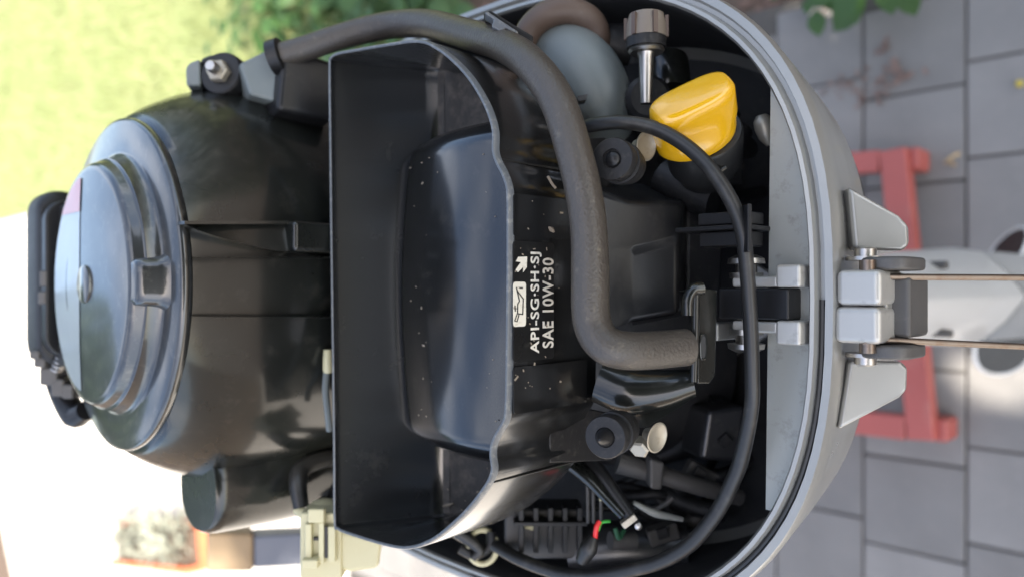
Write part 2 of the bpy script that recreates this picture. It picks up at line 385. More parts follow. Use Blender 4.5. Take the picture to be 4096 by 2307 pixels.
# --- belt cover and recoil starter
cv = [superell(CX, CY, z, a, bf, bb, n, 80) for z, a, bf, bb, n in (
    (-.375, .147, .130, .13, 2.0), (-.31, .149, .127, .13, 2.0), (-.275, .149, .1255, .13, 2.0), (-.255, .1475, .1243, .13, 2.0), (-.240, .1445, .1228, .128, 2.0), (-.228, .1398, .1210, .126, 2.0), (-.218, .1345, .1195, .124, 2.0), (-.208, .1285, .1180, .121, 2.0), (-.200, .1225, .1168, .1185, 2.0), (-.1955, .1185, .116, .117, 2.0))]
cover = obj('belt_cover', *loft(cv), M['gloss_black'], motor, smooth=60)
def rib(x0, x1, y, wpx, Y0=.4655, dep=.006):
    a = at(x0, y, Y=Y0+.003); b = at(x1, y, Y=Y0-.003); h = wpx/2*.52/F
    MB().add(loft([[a+Vector((-h*.3, .02, 0)), a+Vector((h*.3, .02, 0)), a+Vector((0, -.001, 0))],
                   [b+Vector((-h, .02, 0)), b+Vector((h, .02, 0)), b+Vector((0, -dep, 0))]])).build('rib', M['gloss_black'], cover, smooth=0, bevel=.001)
rib(775, 1310, 1030, 30, dep=.010); rib(775, 1310, 1265, 32, dep=.011); 
wsec = []
for t in [k/8 for k in range(9)]:
    x = 738 + (1160-738)*t; yb_ = 896 + (1005-896)*min(1, t*1.15)**.75; Yq = .4680 - .0095*t
    u0_, u1_ = at(x, 884, Y=Yq), at(x, yb_, Y=Yq-.0005)
    wsec.append([u0_+Vector((0, .03, 0)), u1_+Vector((0, .03, 0)), u1_, u0_+Vector((-.002, .0045, 0)), u0_+Vector((-.002, 0, 0)), u0_])
MB().add(loft(wsec)).build('rib_pocket', M['gloss_black'], cover, smooth=30)
p0 = at(1160, 885, Y=.456); p1 = at(1160, 1008, Y=.456)
MB().add(wbox(p1.x, p0.x, .4505, .48, p0.z-HC-.075, p0.z-HC)).build('rib_block', M['gloss_black'], cover, bevel=.003, seg=3)
# boss on the -X side
boss = []
for z, r, dx in ((-.40, .046, .012), (-.33, .043, .008), (-.285, .038, .003), (-.245, .0335, 0), (-.239, .0325, 0), (-.2365, .0305, 0)):
    boss.append(superell(-.145+dx, .56, z, r, r, r, 2.2, 40))
obj('cover_boss', *loft(boss), M['gloss_black'], cover, smooth=40)
sc0 = Vector((CX, CY, HC))
st = MB().add(lathe(sc0, EZ, [(-.2, .112), (-.196, .1165), (-.1925, .1172), (-.190, .1165), (-.189, .1145), (-.1892, .0935), (-.1889, .0918), (-.1880, .0906), (-.1865, .0898), (-.1845, .0889), (-.1800, .0880), (-.1796, .0862), (-.1785, .0856), (-.1745, .0842), (-.1728, .0832), (-.1716, .0810), (-.1711, .0780), (-.1700, .045), (-.1698, .016)], 96))
starter = st.build('recoil_starter', M['starter_black'], motor, smooth=50)
MB().add(lathe(sc0, EZ, [(-.171, .0135), (-.1685, .0130), (-.1678, .0118)], 32)).build('centre_button', M['starter_black'], starter)
hd = [(CX + .0765*math.cos(R_(t)), CY + .0765*math.sin(R_(t))) for t in range(4, 177, 4)]
def capz(x, y):
    r = math.hypot(x-CX, y-CY)
    return HC + (-.1700 - .0011*(r-.045)/.033 if r > .045 else -.1700 + .0002*(.045-r)/.029) + .0004
def decal(name, pts, m_, dz=0):
    # fan of a flat outline laid on the cap
    V = []; Fc = []
    for (x, y) in pts:
        ix, iy = x, CY+.012
        V += [Vector((x, y, capz(x, y)+dz)), Vector((ix, iy, capz(ix, iy)+dz))]
    for i in range(len(pts)-1): Fc.append((2*i, 2*i+2, 2*i+3, 2*i+1))
    return obj(name, V, Fc, m_, starter)
decal('sticker', [p for p in hd if p[1] > CY+.0125], M['sticker'])
decal('red_sticker', [p for p in hd if p[1] > CY+.0125 and p[0] > CX+.05], M['sticker_red'], .0003)
# clip bump on the front of the cap
cbs = []
for z, r, hw in ((-.1895, .1015, .0185), (-.1865, .0985, .0165), (-.183, .0965, .0158), (-.177, .0945, .0152), (-.1735, .0925, .0145), (-.1722, .0895, .012)):
    cbs.append([Vector((CX+.001+hw*math.copysign(abs(math.cos(t))**.45, math.cos(t)), CY-.07-(r-.07)*abs(math.sin(t))**.45, HC+z)) for t in [math.pi*k/24 for k in range(25)]])
obj('clip_bump', *loft(cbs), M['starter_black'], starter, smooth=50)
# pull grip, spring and rewind lever behind the cap
gr = [[Vector((.008+x*s_, .715+dy, HC-.1855+z*s_)) for x, z in rrect(-.071, .071, -.0185, .0185, .017, 7)] for dy, s_ in ((-.020, .9), (-.017, .97), (-.010, 1.0), (.012, 1.0), (.02, .93))]
grip = obj('pull_grip', *loft(gr), M['rubber_black'], starter, smooth=45)
gr2 = [[Vector((.008+x, .69+dy, HC-.187+z)) for x, z in rrect(-.062, .062, -.018, .018, .016, 6)] for dy in (-.008, .012)]
obj('grip_seat', *loft(gr2), M['black_plastic'], starter, bevel=.002)
MB().add(wbox(-.062, .066, .655, .705, -.212, -.178)).build('grip_bridge', M['black_plastic'], starter, bevel=.004)
spr = []
a = at(320, 1270, w=.60); b = at(225, 1480, w=.62); dr = (b-a)
u_, v_ = perp(dr)
for k in range(14*10+1):
    t = k/140; spr.append(a + dr*t + (u_*math.cos(t*14*2*math.pi) + v_*math.sin(t*14*2*math.pi))*.0042)
obj('spring', *tube(spr, .0009, 5, 1), M['steel'], starter)
for x, y, sx, sy, ww in ((195, 1115, 28, 55, .61), (190, 1190, 30, 45, .61), (180, 1430, 40, 60, .625), (215, 1500, 60, 60, .63), (250, 1545, 45, 60, .63), (290, 1560, 40, 50, .63), (160, 1415, 35, 30, .62)):
    MB().add(boxv(at(x, y, w=ww), CAMX, CAMY, CAMZ, sx*ww/F*.6, sy*ww/F*.6, .008)).build('rewind_lever', M['latch_grey'], starter, bevel=.002)
obj('rewind_arm', *tube([at(215, 1480, w=.64), at(255, 1580, w=.64), at(300, 1660, w=.63), at(345, 1640, w=.62)], [.009, .010, .010, .008], 12, 6), M['black_plastic'], starter)

# --- bracket at the hose end with bolt
bk = MB().add(wbox(.118, .185, .495, .56, -.37, -.288))
bracket = obj('hose_bracket', *prism([at(1135, 185, Y=.5), at(1345, 250, Y=.49), at(1345, 480, Y=.49), at(1110, 440, Y=.5)], (-.01, .07, -.01)), M['black_plastic'], motor, bevel=.004, seg=3)
obj('bracket_plate', *prism([at(955, 255, Y=.53), at(1060, 205, Y=.52), at(1130, 190, Y=.51), at(1150, 215, Y=.507), at(1140, 420, Y=.507), at(1000, 380, Y=.52)], (0, .03, -.01)), M['grey_plastic'], bracket, bevel=.003)
bd = (CAMZ*.9 - CAMX*.15 + CAMY*.1).normalized()
bc = at(872, 285, w=.56)
MB().add(lathe(bc - bd*.02, bd, [(0, .017), (.014, .0165), (.016, .0155), (.0162, .0148), (.017, .0148)], 30)).build('washer', M['black_plastic'], bracket)
nut = MB().add(lathe(bc - bd*.003, bd, [(0, .0085), (.005, .0085), (.006, .0075)], 6)).build('nut', M['plated'], bracket, smooth=0)
MB().add(lathe(bc, bd, [(0, .0042), (.010, .0042), (.011, .0034)], 16)).build('stud', M['steel'], nut)
obj('bracket_tab', *prism([at(742, 270, w=.565), at(760, 250, w=.565), at(800, 235, w=.565), at(805, 345, w=.565), at(745, 345, w=.565)], (0, .02, -.012)), M['grey_plastic'], bracket, bevel=.002)
obj('bracket_arm', *prism([at(800, 232, w=.57), at(850, 215, w=.57), at(960, 250, w=.565), at(960, 350, w=.565), at(900, 365, w=.57), at(800, 350, w=.57)], (0, .02, -.012)), M['black_plastic'], bracket, bevel=.003)

# --- air tray (open silencer box) with label
ZR = -.277
rim = [(1312, 270), (1318, 228), (1351, 207), (1440, 190), (1526, 175), (1670, 156), (1749, 186), (1820, 242), (1876, 304), (1920, 372), (1956, 447), (1976, 525), (1976, 600), (1990, 645), (2011, 686), (2030, 740), (2035, 800), (2035, 950), (2035, 1113), (2033, 1300), (2031, 1480), (2027, 1638), (2017, 1690), (1995, 1728), (1972, 1775), (1966, 1820), (1972, 1876), (1960, 1920), (1932, 1966), (1885, 2027), (1829, 2085), (1733, 2163), (1638, 2197), (1542, 2186), (1399, 2142), (1348, 2120), (1332, 2085), (1330, 1800), (1326, 1500), (1322, 1200), (1318, 900), (1315, 600)]
rp = crom([at(x, y, Z=ZR) for x, y in rim], 4, True)
def inset(P, d):
    n = len(P); out = []
    for i in range(n):
        t = (P[(i+1) % n] - P[i-1]).normalized(); nr = Vector((-t.y, t.x, 0)); out.append(P[i] + nr*d)
    return out
area = sum(rp[i].x*rp[(i+1) % len(rp)].y - rp[(i+1) % len(rp)].x*rp[i].y for i in range(len(rp)))
sgn = 1 if area > 0 else -1
def lev(P, z, drf=0.0, back=0.0):
    out = []
    for p in inset(P, drf*sgn) if drf else P:
        q = Vector((p.x, p.y, HC+z))
        if back and q.y > .40: q.y -= back*min(1, (q.y-.40)/.03)
        out.append(q)
    return out
outer_bot = lev(rp, -.352, .003, .012)
S1 = [outer_bot, lev(rp, -.335, .001, .008), lev(rp, ZR-.004), lev(rp, ZR-.0006, .0002), lev(rp, ZR, .0007), lev(rp, ZR, .0016), lev(rp, ZR-.0006, .0022), lev(rp, ZR-.005, .0024), lev(rp, -.335, .0034, .026), lev(rp, -.343, .0040, .030), lev(rp, -.345, .0048, .034)]
V, Fc = loft(S1); nr = len(rp); mi = []
for i in range(len(S1)-1): mi += [1 if 2 <= i <= 5 else 0]*nr
mi[-nr:] = [2]*nr; mi += [0, 2]
tray = obj('air_tray', V, Fc, None, motor, mats=[M['tray_plastic'], M['lit_edge'], M['dusty_floor']], mi=mi, smooth=40)
# raised block in the bottom of the tray
NX, NY = 56, 32
bx0, bx1, by0, by1 = -.107, .103, .281, .4245
def blk(u, v):
    x = bx0+(bx1-bx0)*u; f_ = max(0, min(1, (abs(x+.001)-.050)/.024)); y0_ = .2835+.0175*f_*f_*(3-2*f_)+max(0, abs(x)-.08)*.25; y = y0_+(by1-y0_)*v
    e = min(x-bx0, bx1-x); rr = .018
    side = 0 if e > rr else rr - math.sqrt(max(0, rr*rr-(rr-e)**2))
    be = by1-y; back = 0 if be > .004 else .004 - math.sqrt(max(0, .000016-(.004-be)**2))
    q = y - .352
    bow = .0035*(1-((x+.002)/.105)**2)
    return Vector((x, y - .010*(2*u-1)**2*v, HC - .3060 + bow - side*1.55 - back - 2.7*q*q))
V = [blk(a/NX, b/NY) for b in range(NY+1) for a in range(NX+1)]
Fc = [(b*(NX+1)+a, b*(NX+1)+a+1, (b+1)*(NX+1)+a+1, (b+1)*(NX+1)+a) for b in range(NY) for a in range(NX)]
ring_ = [a for a in range(NX+1)] + [b*(NX+1)+NX for b in range(1, NY+1)] + [NY*(NX+1)+a for a in range(NX-1, -1, -1)] + [b*(NX+1) for b in range(NY-1, 0, -1)]
n0 = len(V); V += [Vector((V[k].x, V[k].y, HC-.352)) for k in ring_]
Fc += [(ring_[k], ring_[(k+1) % len(ring_)], n0+(k+1) % len(ring_), n0+k) for k in range(len(ring_))]
obj('tray_block', V, Fc, M['tray_plastic'], tray, smooth=50)
def onrim(px, py): 
    q = at(px, py, Z=ZR); return min(rp, key=lambda p: (p-q).length)
for px, py in ((1955, 1935), (1984, 640)):
    q = onrim(px, py); obj('mould_seam', *tube([q + Vector((0, 0, -.004)), Vector((q.x, q.y, HC-.315)), Vector((q.x+.0005*(1 if q.x < 0 else -1), q.y, HC-.351))], .0006, 6, 2), M['cable_black'], tray)
# dry specks and lint lying in the tray and on its front
sp_ = MB(); YF_ = .2793
for k in range(170):
    px, py = random.uniform(1380, 1990), random.uniform(300, 2050)
    inb = 600 < py < 1740 and px > 1620
    p = at(px, py, Z=-.3055 if inb else -.344)
    if not inb and px < 1790: continue
    s_ = random.choice([.0003, .0003, .0004, .0004, .0005, .0009]); a = random.uniform(0, 6.28)
    sp_.add(boxv(p, Vector((math.cos(a), math.sin(a), 0)), Vector((-math.sin(a), math.cos(a), 0)), EZ, s_*random.uniform(.7, 1.8), s_*.6, .0003))
for k in range(60):
    px, py = random.uniform(2050, 2260), random.uniform(330, 1600)
    p = at(px, py, Y=YF_ - .0012) if 800 < py < 1640 else None
    if p is None: continue
    s_ = random.choice([.0002, .0003, .0003, .0005, .0008]); a = random.uniform(0, 6.28)
    sp_.add(boxv(p, Vector((math.cos(a), 0, math.sin(a))), Vector((-math.sin(a), 0, math.cos(a))), EY, s_*random.uniform(.7, 2), s_*.6, .0002))
o = sp_.build('speck', M['speck'], tray, smooth=0); o['kind'] = 'stuff'
obj('lint', *tube([at(x, y, Z=-.310) for x, y in ((1738, 592), (1748, 612), (1742, 640), (1758, 668), (1772, 690), (1760, 706), (1748, 692))], .0004, 5, 5), M['speck'], tray)
obj('twig', *tube([at(x, y, Y=YF_-.0025) for x, y in ((2192, 706), (2208, 735), (2222, 752))], .0008, 5, 3), M['speck'], tray)
obj('flake', *tube([at(x, y, Y=YF_-.002) for x, y in ((2196, 910), (2206, 918), (2216, 928))], [.0006, .0014, .0006], 6, 4), M['speck'], tray)
obj('lint', *tube([at(x, y, Z=-.343) for x, y in ((1772, 2022), (1790, 2018), (1812, 2012))], [.0006, .0012, .0005], 6, 4), M['speck'], tray)

# label panels on the front wall
YF = .2793
def panel(name, x0, x1, y0, y1, m_, dep, Y=YF, r=.002, parent=tray):
    a = at(x0, (y0+y1)/2, Y=Y); b = at(x1, (y0+y1)/2, Y=Y)
    p = at((x0+x1)/2, y0, Y=Y); q = at((x0+x1)/2, y1, Y=Y)
    P = [Vector((x, Y, z)) for x, z in rrect(min(p.x, q.x), max(p.x, q.x), min(a.z, b.z), max(a.z, b.z), r, 4)]
    return obj(name, *prism(P, (0, -dep, 0)), m_, parent, smooth=0)
panel('wall_panel', 2052, 2330, 790, 956, M['tray_plastic'], .0006)
lab = panel('oil_label', 2050, 2212, 968, 1440, M['label_black'], .0008)
panel('wall_panel', 2052, 2345, 1452, 1632, M['tray_plastic'], .0006)
YL = YF - .0009
def text(body, x0, x1, y0, y1):
    cu = bpy.data.curves.new('lettering', 'FONT'); cu.body = body; cu.offset = .02; cu.space_character = 1.1; cu.resolution_u = 4; cu.extrude = .01
    o = bpy.data.objects.new('lettering', cu); C.objects.link(o)
    bpy.context.view_layer.update()
    me = bpy.data.meshes.new_from_object(o.evaluated_get(bpy.context.evaluated_depsgraph_get()))
    vs = [v.co.copy() for v in me.vertices]; fs = [tuple(p.vertices) for p in me.polygons]
    bpy.data.objects.remove(o); bpy.data.curves.remove(cu); bpy.data.meshes.remove(me)
    lx0, lx1 = min(v.x for v in vs), max(v.x for v in vs); ly0, ly1 = min(v.y for v in vs), max(v.y for v in vs)
    zt = at(x0, 1200, Y=YL).z; zb = at(x1, 1200, Y=YL).z; xm = (x0+x1)/2
    xl = at(xm, y1, Y=YL).x; xr = at(xm, y0, Y=YL).x
    V = [Vector((xl+(v.x-lx0)/(lx1-lx0)*(xr-xl), YL - (v.z+.01)*.006, zb+(v.y-ly0)/(ly1-ly0)*(zt-zb))) for v in vs]
    return obj('lettering', V, fs, M['white_print'], lab, smooth=0)
text('API-SG\u00b7SH\u00b7SJ', 2122, 2166, 1008, 1412)
text('SAE 10W-30', 2170, 2214, 1032, 1390)
def flat(name, pts, m_, dep=.0002, off=0.0, parent=lab):
    return obj(name, *prism([at(x, y, Y=YL-off) for x, y in pts], (0, -dep, 0)), m_, parent, smooth=0)
flat('arrow_mark', [(2063, 1046), (2072, 1028), (2108, 1027), (2106, 1070), (2092, 1089), (2092, 1068), (2071, 1089), (2062, 1079), (2083, 1049)], M['white_print'])
ic = panel('oil_icon', 2052, 2103, 1127, 1305, M['white_print'], .0002, Y=YL, r=.0016, parent=lab)
def px8(x, y): return (1950+x/2.4175, 900+y/2.4175)
OI = .00025
def stroke(pts, wpx=9):
    q = [px8(*p) for p in pts]; h = wpx/2/2.4175
    for (a, b) in zip(q, q[1:]):
        d = Vector((b[0]-a[0], b[1]-a[1])); 
        if d.length == 0: continue
        d.normalize(); n_ = Vector((-d.y, d.x))*h; e = d*h*.8
        obj('icon_stroke', *prism([at(a[0]-e.x+n_.x, a[1]-e.y+n_.y, Y=YL-OI), at(b[0]+e.x+n_.x, b[1]+e.y+n_.y, Y=YL-OI), at(b[0]+e.x-n_.x, b[1]+e.y-n_.y, Y=YL-OI), at(a[0]-e.x-n_.x, a[1]-e.y-n_.y, Y=YL-OI)], (0, -.00012, 0)), M['black_print'], ic, smooth=0)
stroke([(280, 605), (308, 735), (292, 760), (290, 855), (340, 862), (345, 712), (290, 640)], 10)
stroke([(265, 780), (268, 830)], 10); stroke([(268, 805), (290, 808)], 8)
stroke([(285, 860), (262, 925), (285, 932), (303, 868)], 9); stroke([(315, 608), (335, 608)], 14); stroke([(303, 604), (318, 606)], 6)

# ears and rubber mounts under the tray
GA = (CAMZ*math.cos(R_(26)) - CAMX*math.sin(R_(26))).normalized()
def grommet(px, py, w, tip):
    c = at(px, py, w=w); k = w/F
    R0 = 89*k
    g = MB().add(lathe(c - GA*.028, GA, [(0, R0*.86), (.007, R0*.9), (.0075, R0*.80), (.0105, R0*.80), (.011, R0), (.0165, R0*1.0), (.017, R0*.86), (.0195, R0*.86), (.020, R0*.98), (.027, R0*.98), (.028, R0*.93), (.0281, R0*.46), (.0265, R0*.44)], 40))
    o = g.build('rubber_mount', M['rubber_black'], motor, smooth=32)
    MB().add(lathe(c - GA*.003, GA, tip, 24)).build('mount_tip', M['black_plastic'], o)
    return o
grommet(2448, 636, .398, [(0, .0046), (.002, .0043), (.0034, .003), (.0040, .001)])
g2 = grommet(2420, 1748, .395, [(0, .0050), (.004, .0047), (.009, .0022), (.0112, .0006)])
for pts in ([(2200, 1600), (2440, 1650), (2480, 1720), (2450, 1840), (2200, 1850)], [(2200, 560), (2420, 550), (2480, 600), (2470, 720), (2350, 830), (2200, 860)]):
    obj('mount_ear', *prism([at(x, y, Y=.292) for x, y in pts], (0, .008, 0)), M['rubber_black'], tray, bevel=.001)
# silver cups beside the mounts
for px, py, ww in ((2618, 1745, .425), (2575, 585, .44)):
    c = at(px, py, w=ww); ax = (CAMZ*.72 + CAMX*.62 - CAMY*.12).normalized()
    o = MB().add(lathe(c, ax, [(-.006, .0035), (-.001, .0050), (.0012, .0082), (.0020, .0086), (.0022, .0078), (.0010, .0060), (.0002, .003)], 28)).build('plated_cup', M['plated'], motor)
    MB().add(lathe(c - ax*.004 - CAMY*.007 - CAMX*.005, (CAMZ*.6-CAMX*.3-CAMY*.4), [(-.004, .0058), (.002, .0058), (.003, .0045)], 6)).build('hex_head', M['plated'], o, smooth=0)

# --- breather hose
hp = [(1115, 225, .552), (1230, 192, .55), (1351, 151, .548), (1480, 117, .545), (1590, 98, .535), (1720, 98, .51), (1876, 140, .47), (2005, 180, .44), (2123, 258, .413), (2229, 405, .398), (2299, 620, .39), (2340, 800, .388), (2357, 954, .387), (2361, 1120, .387), (2361, 1220, .387), (2369, 1290, .387), (2395, 1350, .385), (2445, 1389, .383), (2525, 1402, .385), (2630, 1398, .392), (2745, 1388, .40)]
hose = obj('breather_hose', *tube([at(x, y, w=w_) for x, y, w_ in hp], [.0088]*3+[.0093]*10+[.0096]*8, 24, 8), M['rubber_hose'], motor, smooth=80)
# hose collar at the bracket and clip on the hose
a = at(1118, 226, w=.552); b = at(1230, 192, w=.55)
MB().add(lathe(a, b-a, [(-.006, .0125), (.002, .0128), (.003, .0115)], 24)).build('hose_collar', M['black_plastic'], hose)
cl = MB().add(prism([at(x, y, w=.432) for x, y in ((1935, 52), (1950, 45), (2075, 128), (2065, 142), (2022, 112), (2010, 135), (1965, 105), (1975, 80))], (CAMZ*-.012)))
cl.build('hose_clip', M['lit_edge'], hose, bevel=.0012)
cl2 = MB().add(prism([at(x, y, w=.437) for x, y in ((1930, 55), (1960, 40), (2135, 145), (2130, 175), (2095, 190), (2060, 140))], (CAMZ*-.014)))
cl2.build('hose_clip', M['black_plastic'], hose, bevel=.0012)

# --- thin black cable round the front
cp = [(2240, 560, .475), (2310, 520, .452), (2380, 500, .437), (2480, 490, .43), (2600, 508, .425), (2703, 556, .42), (2790, 622, .415), (2862, 704, .41), (2930, 815, .408), (2970, 930, .408), (2986, 1060, .41), (2996, 1192, .412), (3004, 1340, .414), (3008, 1480, .416), (3006, 1630, .42), (2966, 1828, .432), (2930, 1925, .438), (2878, 2030, .445), (2800, 2135, .452), (2735, 2194, .46), (2640, 2245, .47), (2544, 2272, .48), (2420, 2296, .495), (2305, 2300, .51), (2200, 2280, .525), (2080, 2235, .54), (1980, 2180, .56)]
cable = obj('control_cable', *tube([at(x, y, w=w_) for x, y, w_ in cp], [.0040]*15+[.0045]*12, 16, 6), M['cable_black'], motor, smooth=80)
ccl = MB().add(zbox(2790, 2980, 848, 900, -.388, -.41)).add(zbox(2795, 2985, 925, 985, -.390, -.41)).build('cable_clip', M['black_plastic'], motor, bevel=.001)
MB().add(zbox(2700, 2985, 903, 922, -.384, -.415)).build('clip_fin', M['black_plastic'], ccl, bevel=.0008)
MB().add(boxv(at(2985, 915, w=.405), CAMX, CAMY, CAMZ, .0012, .0125, .006)).build('clip_end', M['black_plastic'], ccl, bevel=.0006)

# --- valve cover block under the hose
def pt(x, y, w_): return at(x, y, w=w_)
vc = [pt(2505, 800, .438), pt(2735, 805, .474), pt(2719, 955, .456), pt(2540, 1000, .457), pt(2716, 1254, .452), pt(2528, 1288, .452),
      pt(2400, 760, .440), pt(2400, 1000, .447), pt(2400, 1330, .444), pt(2750, 950, .50), pt(2746, 1262, .50), pt(2760, 800, .51), pt(2560, 735, .50), pt(2530, 1300, .50), pt(2400, 740, .50)]
vcm = MB(); vcm.add((vc, [(0, 1, 2, 3), (3, 2, 4, 5), (6, 0, 3, 7), (7, 3, 5, 8), (1, 11, 9, 2), (2, 9, 10, 4), (6, 14, 12, 0), (0, 12, 11, 1), (5, 4, 10, 13)]))
vcm.build('valve_cover', M['black_plastic'], motor, bevel=.004, seg=4)
obj('valve_cover_foot', *prism([pt(2745, 830, .49), pt(2900, 850, .50), pt(2890, 1150, .49), pt(2745, 1270, .48)], (0, .06, -.04)), M['cover_plastic'], motor, bevel=.003)
# moulded bracket with a slot, hose end fits its left face
br = MB().add(prism([pt(2742, 1165, .41), pt(2800, 1150, .412), pt(2870, 1160, .418), pt(2862, 1500, .418), pt(2840, 1535, .416), pt(2790, 1535, .412), pt(2790, 1170, .411)], CAMZ*-.02))
slotb = br.build('slotted_bracket', M['gloss_black'], motor, bevel=.0025, seg=3)
obj('slot', *prism([pt(x, y, .4105) for x, y in ((2800, 1350), (2812, 1340), (2822, 1350), (2822, 1420), (2812, 1432), (2800, 1420))], CAMZ*.0012), M['black_print'], slotb, smooth=0)
obj('slot_rim', *tube([pt(x, y, .4098) for x, y in ((2802, 1345), (2814, 1338), (2824, 1350), (2824, 1420), (2814, 1434), (2801, 1422))], .0007, 8, 4, True), M['gloss_black'], slotb)
obj('slot_ridge', *tube([pt(2750, 1260, .409), pt(2752, 1200, .409), pt(2775, 1160, .41), pt(2810, 1152, .411)], .0035, 10, 6), M['gloss_black'], slotb)
obj('slot_ridge', *tube([pt(2782, 1180, .409), pt(2780, 1350, .408), pt(2775, 1525, .408)], .0022, 10, 4), M['gloss_black'], slotb)
# ramped duct below the hose
obj('ramp_duct', *loft([[pt(2400, 1560, .44), pt(2420, 1500, .43), pt(2500, 1475, .43), pt(2600, 1490, .435), pt(2600, 1660, .47), pt(2500, 1700, .47)],
                        [pt(2560, 1660, .44), pt(2600, 1600, .43), pt(2720, 1525, .425), pt(2770, 1540, .43), pt(2775, 1600, .45), pt(2580, 1720, .46)]]), M['gloss_black'], motor, bevel=.004, seg=3)
obj('ramp_duct', *tube([pt(2400, 1520, .44), pt(2520, 1560, .435), pt(2650, 1555, .432), pt(2770, 1530, .43)], [.013, .014, .011, .008], 16, 6), M['gloss_black'], motor)
# --- oil filler cap
oc = pt(2770, 425, .43)
ol_ = (CAMX*.90 + CAMY*.436).normalized(); up_ = (CAMX*-.436 + CAMY*.90).normalized()
oa = (up_*.6 + CAMZ*.8).normalized(); on = (up_*-.8 + CAMZ*.6).normalized()
capsecs = []
for h, L, W in ((-.023, .0240, .0185), (-.0195, .0245, .0187), (-.017, .0245, .0172), (-.010, .0246, .0132), (.0, .0244, .0116), (.006, .0240, .0113), (.0084, .0226, .0100), (.0092, .0205, .0078)):
    sec = []
    for k in range(48):
        t = 2*math.pi*k/48; e_ = 2.0 if h < -.015 else 3.2
        co, si = math.cos(t), math.sin(t)
        x = L*math.copysign(abs(co)**(2/e_), co); y = W*math.copysign(abs(si)**(2/e_), si)
        sec.append(oc + ol_*x + on*y + oa*h)
    capsecs.append(sec)
cap = obj('oil_cap', *loft(capsecs), M['yellow'], motor, smooth=60)
neck = MB().add(lathe(oc + ol_*.005 - on*.001, oa, [(-.060, .017), (-.049, .018), (-.048, .0222), (-.0255, .0228), (-.0235, .0218)], 40)).build('filler_neck', M['cable_black'], motor, smooth=35)
obj('neck_stop', *tube([oc+oa*-.034+on*.0225+ol_*.006, oc+oa*-.034+on*.0232+ol_*.0, oc+oa*-.030+on*.0232+ol_*.002], .0016, 8, 4), M['gloss_black'], neck)

# --- grey duct, brown elbow, push button on the +X side
obj('intake_duct', *tube([pt(2170, 190, .535), pt(2260, 210, .525), pt(2340, 290, .515), pt(2390, 400, .515), pt(2400, 520, .53)], [.016, .021, .023, .0235, .022], 24, 8), M['grey_plastic'], motor, smooth=80)
obj('duct_notch', *prism([pt(2310, 385, .48), pt(2350, 378, .48), pt(2345, 400, .48), pt(2315, 405, .48)], CAMZ*-.01), M['dark_inside'], motor)
obj('fuel_hose', *tube([pt(2085, 185, .52), pt(2130, 105, .515), pt(2200, 55, .51), pt(2290, 48, .51), pt(2370, 95, .515), pt(2400, 190, .525), pt(2420, 330, .56)], [.0085, .0088, .009, .009, .009, .0085, .008], 20, 8), M['brown_hose'], motor, smooth=80)
obj('fuel_pump', *lathe(pt(2440, 180, .53), CAMX, [(-.006, .012), (.0, .014), (.012, .014), (.014, .009)], 20), M['rubber_black'], motor)
pb = pt(2585, 100, .475); pa = -CAMY
btn = MB().add(lathe(pb, pa, [(-.006, .0105), (.0, .012), (.0085, .0125)], 24)).build('push_button_boss', mat('fawn_boss', (.17, .14, .11), .5, dust=.3), motor)
for k in range(6):
    t = k*math.pi/3; u_, v_ = perp(pa)
    MB().add(boxv(pb + pa*.002 + (u_*math.cos(t)+v_*math.sin(t))*.0125, pa, u_*math.cos(t)+v_*math.sin(t), pa.cross(u_*math.cos(t)+v_*math.sin(t)), .0065, .001, .0014)).build('boss_rib', M['brown_hose'], btn)
MB().add(lathe(pb + pa*.0085, pa, [(0, .0122), (.006, .0122), (.0062, .0105)], 24)).build('rubber_ring', M['rubber_black'], btn)
MB().add(lathe(pb + pa*.0145, pa, [(0, .0105), (.0015, .0112), (.003, .010), (.0031, .0056), (.006, .0046), (.021, .0041), (.034, .0036), (.0345, .001)], 20)).build('plunger', M['steel'], btn)
obj('knob', *lathe(pt(2590, 400, .50), CAMZ, [(-.02, .014), (.004, .015), (.007, .012)], 20), M['rubber_black'], motor)
obj('knob', *lathe(pt(2680, 345, .51), -CAMY+CAMZ*.5, [(-.02, .014), (.004, .014), (.007, .012)], 20), M['gloss_black'], motor)
obj('filter_bowl', *lathe(pt(3055, 500, .47), CAMX*.3-CAMY, [(-.006, .003), (-.003, .0055), (.002, .006), (.008, .005), (.013, .002)], 20), M['plated'], motor)

# --- wiring side (-X): connector, ribbed block, levers
cc = MB().add(boxv(at(1300, 2160, w=.54), CAMX, CAMY, CAMZ, .0145, .023, .012))
conn = cc.build('wire_connector', M['cream'], motor, bevel=.002)
kx = .54/F
def cbox(name, x0, x1, y0, y1, dz, m_, dep=.003, par=conn, w_=.54, **k):
    return MB().add(boxv(at((x0+x1)/2, (y0+y1)/2, w=w_-.012-dz), CAMX, CAMY, CAMZ, (x1-x0)/2*kx, (y1-y0)/2*kx, dep)).build(name, m_, par, **k)
cbox('connector_lid', 1235, 1300, 2030, 2085, .003, M['cream'], bevel=.0012)
cbox('connector_rib', 1222, 1250, 2090, 2245, .002, M['cream'], bevel=.0012)
cbox('connector_rib', 1278, 1300, 2085, 2245, .002, M['cream'], bevel=.0008)
cbox('connector_rib', 1315, 1345, 2100, 2240, .002, M['cream'], bevel=.0008)
cbox('connector_clip', 1301, 1313, 2105, 2225, .0035, M['black_plastic'], .0015)
cbox('connector_clip', 1256, 1303, 2147, 2157, .0015, M['black_plastic'], .0015)
cbox('connector_flange', 1214, 1280, 2225, 2262, .003, M['cream'], .006, bevel=.0015)
